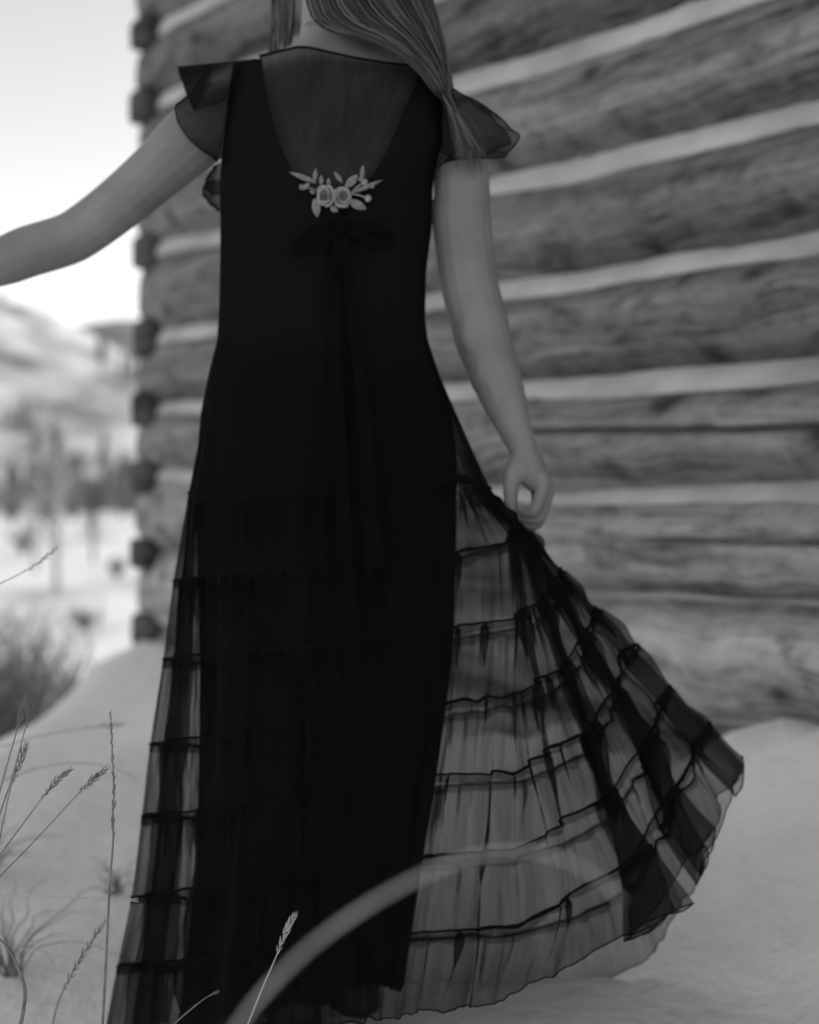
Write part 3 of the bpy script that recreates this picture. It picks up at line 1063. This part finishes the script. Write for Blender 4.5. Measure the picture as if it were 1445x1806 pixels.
# --- bow and ribbon tails under the flowers
mb = MB()
for pts in ([(600, 398), (570, 402), (535, 418), (515, 442), (545, 438), (580, 416), (600, 404)], [(604, 398), (635, 398), (672, 404), (697, 424), (668, 428), (635, 414), (604, 404)]):
    A = catmull(pts, 36)
    mb.grid([[slip_pt(a[0], a[1] + h, .014 + .010 * math.sin(math.pi * i / 35) + (.004 if i > 18 else 0)) for i, a in enumerate(A)] for h in (-9, -3, 3, 9)])
mb.ell(slip_pt(602, 401, .016), .010, .008, .011)
bow = mb.build("ribbon_bow", M_SATIN, person)
for pts in ([(598, 404, -.118), (590, 560, -.118), (596, 720, -.160), (604, 880, -.192), (610, 1020, -.212), (622, 1162, -.226)],
            [(606, 404, -.118), (622, 560, -.116), (642, 720, -.158), (650, 880, -.190), (662, 1000, -.208)]):
    A = catmull(pts, 60)
    mb = MB()
    mb.grid([[P(a[0] + h * (8 + 8 * i / 59), a[1] + 8 * abs(h) * (i > 55), D + a[2] - .003 * math.sin(i * .5 + h)) for h in (-1, -.5, 0, .5, 1)] for i, a in enumerate(A)])
    mb.build("ribbon_tail", M_SATIN, bow)

# --- embroidered spray of two roses
spray = MB()
def spt(px, py, off): return slip_pt(px, py, off)
mb = MB()
mb.tube([spt(545, 330, .007), spt(575, 345, .008), spt(605, 345, .008), spt(640, 332, .007)], .0015, n=6)
flowers = mb.build("flower_embroidery", M_LEAF, person)
def leaf(a, b, w, mat=M_LEAF, off=.009):
    m2 = MB()
    a, b = np.array(a, float), np.array(b, float)
    d = b - a; n_ = np.array([-d[1], d[0]]) / np.linalg.norm(d)
    rws = []
    for i in range(9):
        t = i / 8
        wd = w / 2 * math.sin(math.pi * min(1, t * .92 + .08)) ** 0.8
        rws.append([spt(*(a + d * t + n_ * wd * h), off + .004 * math.sin(math.pi * t) + .0018 * (1 - abs(h))) for h in (-1, -.5, 0, .5, 1)])
    m2.grid(rws)
    m2.build("leaf", mat, flowers)
for a, b, w in [((556, 350), (560, 384), 15), ((616, 354), (647, 369), 16), ((583, 364), (597, 374), 11), ((610, 330), (632, 308), 15), ((558, 322), (510, 303), 9), ((546, 322), (534, 336), 8),
                ((554, 322), (558, 296), 8), ((567, 328), (567, 308), 8), ((604, 322), (589, 302), 8), ((638, 318), (641, 290), 8), ((622, 340), (676, 317), 8), ((580, 328), (580, 313), 7), ((556, 342), (546, 336), 6), ((634, 312), (640, 322), 8)]:
    leaf(a, b, w)
for c, s in [((533, 330), 5), ((643, 321), 5.5), ((649, 350), 6), ((656, 328), 4)]:
    m2 = MB(); m2.tube([spt(618, 342, .008), spt((618 + c[0]) / 2, (338 + c[1]) / 2, .01), spt(c[0], c[1], .009)] if c[0] > 600 else [spt(556, 335, .008), spt(c[0], c[1], .009)], .0012, n=5)
    m2.ell(spt(c[0], c[1], .010), s / 1170, .004, s / 1170)
    m2.build("bud", M_PETAL if c[0] != 533 else M_LEAF, flowers)
for cx, cy, hx, hy in [((572.5), 345, 15.5, 19), (605, 346, 15.5, 18)]:
    for ring, (sc, off, npet) in enumerate([(1.0, .010, 5), (.66, .014, 4), (.34, .017, 3)]):
        for j in range(npet):
            a0 = 2 * math.pi * (j / npet) + ring * .7 + cx
            m2 = MB(); rws = []
            for i in range(9):
                an = a0 + (2 * math.pi / npet) * 1.25 * (i / 8 - .5)
                e = math.cos(math.pi * (i / 8 - .5)) * (.6 + .8 * random.random() * 0 + .5 * math.sin(j * 2.3 + ring))
                rj = 1 + .14 * math.sin(j * 5.1 + ring * 2 + cx)
                rws.append([spt(cx + hx * sc * rj * q * math.copysign(abs(math.cos(an)) ** .8, math.cos(an)), cy + hy * sc * rj * q * math.copysign(abs(math.sin(an)) ** .8, math.sin(an)), off + h * 1.6 + .003 * e) for q, h in ((.42, -.004), (.72, .001), (.92, .0025), (1.0, .001), (1.03, -.003))])
            m2.grid(rws); m2.build("petal", M_PETAL if (ring < 2 or j == 1) else M_LEAF, flowers)
    m2 = MB(); m2.ell(spt(cx, cy, .012), .0035, .003, .004); m2.build("petal", M_LEAF, flowers)

# --- boots, mostly below the picture
for pts in ([(512, 1690, .015), (518, 1760, .018), (521, 1815, .02)], [(628, 1650, .125), (626, 1720, .13), (626, 1790, .13)]):
    mb = MB()
    A = catmull(pts, 12)
    mb.tube([P(a[0], a[1], D + a[2]) for a in A], [(.052 - .006 * i / 11, .046 - .006 * i / 11) for i in range(12)], n=18)
    q = P(pts[-1][0], pts[-1][1], D + pts[-1][2])
    zf = q.z
    mb.tube([(q.x, q.y - .055, zf + .0), (q.x, q.y - .02, zf - .002), (q.x - .004, q.y + .06, zf - .012), (q.x - .01, q.y + .14, zf - .018), (q.x - .012, q.y + .185, zf - .022)], [(.020, .026), (.040, .034), (.032, .040), (.022, .042), (.008, .022)], n=16, up=(0, 0, 1))
    mb.build("boot", M_BOOT, person)

# --- hair: long strands swept over to her right shoulder
mb = MB()
hid = [0]


def strand(pts, r0, jit, n=22):
    A = catmull(pts, n)
    sd = random.uniform(0, 99)
    hid[0] += 1
    b = len(mb.v)
    mb.tube([P(a[0] + jit * nz(sd, i * .12), a[1] + jit * .5 * nz(sd, i * .12, 4), D + a[2] + .004 * nz(sd, i * .2, 8)) for i, a in enumerate(A)], [r0 * (1 - .75 * (i / (n - 1)) ** 3) for i in range(n)], n=5, cap=False)
    for i in range(b, len(mb.v)): mb.uv[i] = (hid[0] + .5, 0)


LOW = np.array([(536, -70, -.070), (542, -10, -.078), (556, 34, -.072), (592, 55, -.068), (642, 66, -.074), (692, 88, -.080), (742, 120, -.086), (778, 166, -.090)], float)
UPP = np.array([(700, -190, -.060), (728, -110, -.062), (748, -50, -.060), (762, 0, -.060), (772, 40, -.066), (780, 80, -.074), (785, 120, -.082), (790, 160, -.080)], float)
for i in range(1150):
    w = random.random() ** 0.85
    q = LOW * (1 - w) + UPP * w
    q = q + np.array([random.gauss(0, 3), random.gauss(0, 2), random.gauss(0, .008)])
    q[:, 2] -= 0.012 * math.sin(math.pi * w) * random.random()
    pts = [tuple(x) for x in q]
    u = random.random()
    if u < 0.10:
        e = random.gauss(0, 13)
        pts += [(804 + e * .4, 205, -.088), (822 + e * .8, 250, -.085), (834 + e, 292 + random.uniform(-30, 30), -.08)]
    else:
        pts += [(792 + random.uniform(-12, 2), 172, -.04), (790 + random.uniform(-14, 0), 195, .05), (770 + random.uniform(-12, 6), 300, .12)]
    strand(pts, random.uniform(.0006, .0014), 9 if random.random() < .12 else 5)
for i in range(70):                                        # locks in front of the other shoulder
    x = random.choice([random.gauss(487, 4), random.gauss(512, 4), random.uniform(478, 522)])
    strand([(600 - random.random() * 20, -160, .02), (540 + (x - 500) * .4, -90, .06), (x + 6, -20, .075), (x, 40, .075), (x - 3, 95, .075), (x - 6, 180, .12)], random.uniform(.0010, .0018), 4)
for i in range(520):                                       # over the crown
    th = random.uniform(-math.pi, 0.15)
    crown = hp(random.gauss(0, .012), -.01, .112)
    a = hp(.080 * math.cos(th), -.012 + .100 * math.sin(th), .06)
    b = hp(.084 * math.cos(th), -.012 + .104 * math.sin(th), .0)
    c = hp(.080 * math.cos(th) + .012, -.004 + .098 * math.sin(th), -.06)
    A = catmull([tuple(crown), tuple(a), tuple(b), tuple(c)], 14)
    hid[0] += 1
    bse = len(mb.v)
    mb.tube([tuple(x) for x in A], [.0022] * 14, n=5, cap=False)
    for j in range(bse, len(mb.v)): mb.uv[j] = (hid[0] + .5, 0)
hair = mb.build("hair", M_HAIR, person)

# ------------------------------------------------------------------ dry grass in front


def stalk(pts, head=None, label="", r=.0009, mat=M_GRASS, hr=.0042, nsp=26, group="dry grass stalks in the foreground", spread=1.0, extend=True):
    """pts: (px, py, depth) from the tip down; head: fraction of the length that carries seed"""
    A = catmull(pts, 60)
    W = [P(a[0], a[1], a[2]) for a in A]
    if extend:                                             # carry the stem on down into the snow
        d = (W[-1] - W[-4]).normalized()
        d = Vector((d.x * .5, d.y * .5, min(d.z, -.35))).normalized()
        q = W[-1]
        for _ in range(80):
            if q.z < ground_z(q.x, q.y) - .03: break
            q = q + d * .03
            d = Vector((d.x * .93, d.y * .93, d.z)).normalized()
            W.append(q)
    base = W[-1]
    root = empty("grass_stalk", base, label, "grass stalk", group)
    m = MB()
    nW = len(W)
    m.tube(W, [r * (.45 + .75 * min(1, i / 50)) for i in range(nW)], n=6)
    m.build("stem", mat, root)
    if head:
        m = MB()
        nh = int(60 * head)
        for j in range(nsp):
            t = j / nsp
            i = t * (nh - 1)
            c = W[int(i)].lerp(W[int(i) + 1], i - int(i))
            ax = (W[max(0, int(i) - 1)] - W[int(i) + 2]).normalized()
            side = ax.orthogonal().normalized()
            side = Matrix.Rotation(j * 2.4 + random.uniform(-.5, .5), 3, ax) @ side
            fat = (0.30 + 0.70 * math.sin(math.pi * min(1, .06 + t * .84))) * random.uniform(.7, 1.15)
            L = hr * 2.0 * fat * random.uniform(.8, 1.2)
            dirv = (ax * 1.0 + side * .42 * spread).normalized()
            st = c + side * r * .5
            m.tube([st, st + dirv * L * .35 + side * hr * .18 * spread, st + dirv * L * .8 + side * hr * .12 * spread, st + dirv * L * 1.25], [r * .6, hr * .25 * fat, hr * .17 * fat, r * .15], n=5)
        m.build("seed_head", mat, root)
    return root


stalk([(46, 1226, 1.66), (38, 1258, 1.66), (29, 1292, 1.66), (12, 1352, 1.66), (-4, 1410, 1.66), (-30, 1500, 1.66)], .40, "left stalk of the close pair of narrow seed heads below the dark bush", nsp=34, hr=.0036)
stalk([(58, 1232, 1.68), (52, 1262, 1.68), (44, 1288, 1.68), (22, 1370, 1.68), (-4, 1448, 1.68), (-30, 1540, 1.68)], .40, "right stalk of the close pair of narrow seed heads below the dark bush", nsp=32, hr=.0036)
stalk([(47, 1312, 1.82), (36, 1342, 1.82), (20, 1386, 1.82), (8, 1440, 1.82), (-4, 1500, 1.82), (-20, 1600, 1.82)], .40, "grass stalk with a soft plump seed head just below the narrow pair", nsp=24, hr=.0055)
stalk([(126, 1357, 1.72), (100, 1377, 1.72), (78, 1403, 1.72), (40, 1454, 1.72), (0, 1508, 1.72), (-50, 1580, 1.72)], .45, "short leaning grass stalk with a hooked seed head left of the tall upright stalk", nsp=26, hr=.0046)
stalk([(187, 1356, 1.80), (164, 1376, 1.80), (140, 1398, 1.80), (90, 1452, 1.80), (40, 1505, 1.80), (0, 1546, 1.80), (-50, 1605, 1.80)], .38, "long slanting grass stalk whose seed head almost touches the tall upright stalk", nsp=24, hr=.0048)
stalk([(195, 1256, 1.72), (198, 1320, 1.72), (201, 1390, 1.72), (199, 1450, 1.72), (200, 1480, 1.72), (194, 1560, 1.72), (190, 1640, 1.72), (186, 1720, 1.72), (181, 1812, 1.72)], .50, "tall upright grass stalk with a long thin barbed spike, left of the dress", nsp=40, hr=.0036, spread=.55, r=.0014)
stalk([(188, 1622, 1.92), (160, 1662, 1.92), (128, 1716, 1.92), (104, 1765, 1.92), (92, 1812, 1.92)], .72, "drooping dark plume of grass at the lower left beside the tall upright stalk", nsp=34, hr=.0050)
stalk([(521, 1612, 1.70), (504, 1644, 1.70), (486, 1690, 1.70), (464, 1740, 1.70), (436, 1810, 1.70)], .50, "pale grass stalk with a plump seed head against the black hem", nsp=30, hr=.0050, mat=M_GRASSP)
stalk([(385, 1748, 1.84), (360, 1762, 1.84), (330, 1786, 1.84), (300, 1812, 1.84)], .25, "faint thin grass stalk leaning low across the black skirt", nsp=8, hr=.0022)
stalk([(101, 965, 2.10), (84, 980, 2.10), (60, 998, 2.10), (20, 1020, 2.10), (-10, 1036, 2.10), (-60, 1080, 2.1), (-90, 1180, 2.1)], .46, "arching grass stalk with the highest seed head, at the left edge by the meadow", nsp=14, hr=.0042)
stalk([(218, 1276, 2.5), (190, 1280, 2.5), (140, 1286, 2.5), (80, 1296, 2.5), (20, 1312, 2.5), (-20, 1330, 2.5), (-60, 1420, 2.5)], .34, "blurred grass stalk lying almost level behind the tall upright spike", nsp=12, hr=.0055)
stalk([(240, 1372, 2.45), (200, 1354, 2.45), (150, 1346, 2.45), (90, 1350, 2.45), (40, 1364, 2.45), (-10, 1392, 2.45), (-50, 1480, 2.45)], .12, "blurred arching bare grass stalk behind the leaning seed heads", nsp=4, hr=.003)
stalk([(242, 1588, 1.76), (222, 1586, 1.76), (200, 1587, 1.78), (100, 1582, 1.9), (0, 1578, 2.0), (-40, 1590, 2.0), (-70, 1680, 2.0)], .14, "thin horizontal grass stalk touching the edge of the black skirt", nsp=6, hr=.003, mat=M_GRASSP)
stalk([(-6, 1650, 1.76), (14, 1672, 1.76), (30, 1702, 1.76), (44, 1744, 1.76), (40, 1790, 1.76), (30, 1830, 1.76)], None, "bare curved grass blade bending down at the lower left corner", r=.0022)
# big soft blade right in front of the lens
A = catmull([(395, 1850, .74), (450, 1768, .74), (540, 1676, .74), (640, 1602, .74), (740, 1546, .75), (830, 1512, .76), (910, 1502, .77), (985, 1512, .78), (1050, 1545, .79), (1098, 1590, .80)], 60)
W = [P(a[0], a[1], a[2]) for a in A]
q = W[0]; pre = []
dvec = Vector((-.25, .02, -1)).normalized()
while q.z > ground_z(q.x, q.y) - .03:
    q = q + dvec * .04
    pre.append(q)
W = pre[::-1] + W
root = empty("arching_grass", W[0], "big blurred arching grass blade in front of the hem", "grass blade")
mb = MB()
mb.tube(W, [(.0016, max(.0005, .0013 * (1 - max(0, i - 42) / (len(W) - 24)))) for i in range(len(W))], n=8)
mb.build("blade", M_GRASSP, root)

# curled dead leaves and stems at the lower left
def tuft(c, n, h, label, sd, lean=0.5, mat=M_GRASS, r=.0016):
    rr = random.Random(sd)
    base = Vector((c[0], c[1], ground_z(c[0], c[1])))
    root = empty("grass_tuft", base, label, "grass tuft", None)
    for j in range(n):
        a = rr.uniform(0, 6.28); l = h * rr.uniform(.5, 1.1); le = lean * rr.uniform(.3, 1.3)
        pts = []
        for i in range(9):
            t = i / 8
            pts.append(base + Vector((math.cos(a) * le * l * t ** 1.5 + .01 * rr.uniform(-1, 1), math.sin(a) * le * l * t ** 1.5, -.02 + l * (t - .55 * le * t ** 2.6))))
        m = MB(); m.tube([tuple(x) for x in catmull(pts, 18)], [r * (1.1 - i / 18) for i in range(18)], n=5)
        m.build("blade", mat, root)
    return root


q = P(20, 1720, 2.42); tuft((q.x, q.y), 22, .30, "blurred tuft of curled dead grass at the lower left", 3, 1.1)
q = P(-30, 1500, 3.1); tuft((q.x, q.y), 18, .20, "low dark clump of dead grass at the left edge on the snow", 4, .8, M_TWIG, .003)
q = P(205, 1700, 2.9); tuft((q.x, q.y), 14, .13, "small dark grass tuft half hidden behind the skirt's left edge", 6, .7, M_TWIG, .002)


# ------------------------------------------------------------------ shrubs and bare trees beyond the cabin
M_BUSH = grey_mat("grey_bush", 0.15, 0.25, 30, 0.9, 0.1)
def shrub(x, y, h, w, n, label, sd, mat=M_TWIG, group=None, r=.006):
    rr = random.Random(sd)
    base = Vector((x, y, ground_z(x, y) - .03))
    root = empty("bare_shrub", base, label, "shrub", group)
    m = MB()
    for j in range(n):
        a = rr.uniform(0, 6.28); le = rr.random() ** .6
        tip = base + Vector((math.cos(a) * w * le, math.sin(a) * w * le, h * (1.05 - .45 * le * rr.random()) * rr.uniform(.6, 1)))
        mid_ = base.lerp(tip, .5) + Vector((rr.gauss(0, .06 * w), rr.gauss(0, .06 * w), .08 * h))
        P_ = catmull([tuple(base), tuple(mid_), tuple(tip)], 7)
        m.tube([tuple(p) for p in P_], [r * (1.05 - i / 7) for i in range(7)], n=4)
        for b in range(5):
            i = rr.randint(2, 6); p = Vector(P_[i])
            e = p + Vector((rr.gauss(0, .16 * w), rr.gauss(0, .16 * w), rr.uniform(.05, .25) * h))
            m.tube([p, p.lerp(e, .5) + Vector((0, 0, .02)), e], [r * .55, r * .4, r * .15], n=4)
    m.build("branch", mat, root)
    return root


GS = "bare shrubs on the snowy meadow"
# the dark bush just over the edge of the near bank
def reach(px, py, d):
    q = P(px, py, d)
    return q.z - ground_z(q.x, q.y)


q = P(35, 1090, 7.0); shrub(q.x, q.y, reach(35, 1085, 7), .46, 120, "dark bare bush just over the edge of the near snow bank", 21, mat=M_BUSH, r=.006)
q = P(-45, 1120, 5.6); shrub(q.x, q.y, reach(-45, 1120, 5.6), .40, 80, "dark bare bush cut by the left edge, nearest of the shrubs", 22, mat=M_BUSH, r=.005)
q = P(112, 1135, 8.0); shrub(q.x, q.y, reach(112, 1135, 8), .26, 30, "small low shrub right of the dark bush", 23, mat=M_BUSH, r=.006, group=GS)
for j, (px, top, yy, wpx, lab, mt) in enumerate([
        (22, 836, 140, 60, "broad grey shrub far out at the left edge of the meadow", M_BUSH),
        (128, 846, 150, 44, "grey shrub on the far meadow between the pale trees and the cabin corner", M_BUSH),
        (166, 850, 110, 14, "narrow dark shrub standing upright on the far meadow near the cabin corner", M_TWIG),
        (215, 838, 160, 40, "far grey shrub touching the cabin corner", M_BUSH),
        (84, 872, 120, 36, "low grey shrub at the foot of the slender pale tree", M_BUSH),
        (40, 926, 60, 40, "wide low shrub on the meadow above the highest seed head", M_BUSH),
        (150, 1066, 24, 40, "flat low shrub in the bright snow left of the cabin corner", M_BUSH),
        (205, 980, 40, 26, "small grey shrub in the bright snow close to the cabin corner", M_BUSH)]):
    xx = (px - CX) / FPX * yy
    shrub(xx, yy, max(.25, reach(px, top, yy)), wpx / FPX * yy, 46, lab, 100 + j, mat=mt, group=GS, r=.0004 * yy)


def bare_tree(x, y, h, label, sd, mat=M_ASPEN):
    rr = random.Random(sd)
    b = Vector((x, y, ground_z(x, y) - .1))
    root = empty("bare_tree", b, label, "tree", "bare trees beyond the cabin")
    m = MB()
    tr = catmull([tuple(b + Vector((rr.gauss(0, .03 * h * t), rr.gauss(0, .02 * h), h * t))) for t in (0, .25, .5, .75, 1)], 14)
    m.tube([tuple(p) for p in tr], [.024 * h * (1.05 - i / 14) for i in range(14)], n=7)
    m.build("trunk", mat, root)
    m = MB()
    for j in range(46):
        i = rr.randint(3, 13); p = Vector(tr[i]); a = rr.uniform(0, 6.28); L = h * rr.uniform(.10, .26) * (1.15 - i / 18)
        e = p + Vector((math.cos(a) * L * .7, math.sin(a) * L * .7, L * .75))
        m.tube([p, p.lerp(e, .5) + Vector((0, 0, -.02 * h)), e], [.006 * h, .004 * h, .0012 * h], n=5)
        for k in range(4):
            f = p.lerp(e, rr.uniform(.3, 1)); g = f + Vector((rr.gauss(0, .3 * L), rr.gauss(0, .3 * L), rr.uniform(.1, .4) * L))
            m.tube([f, g], [.003 * h, .0008 * h], n=4)
    m.build("branch", mat, root)


bare_tree((102 - CX) / FPX * 34, 34, 4.2, "slender pale bare tree standing highest in the meadow's left half", 31)
bare_tree((62 - CX) / FPX * 44, 44, 3.4, "small pale bare tree left of the slender highest one", 32)
bare_tree((165 - CX) / FPX * 52, 52, 3.0, "short dark bare tree close to the cabin corner", 33, M_TWIG)
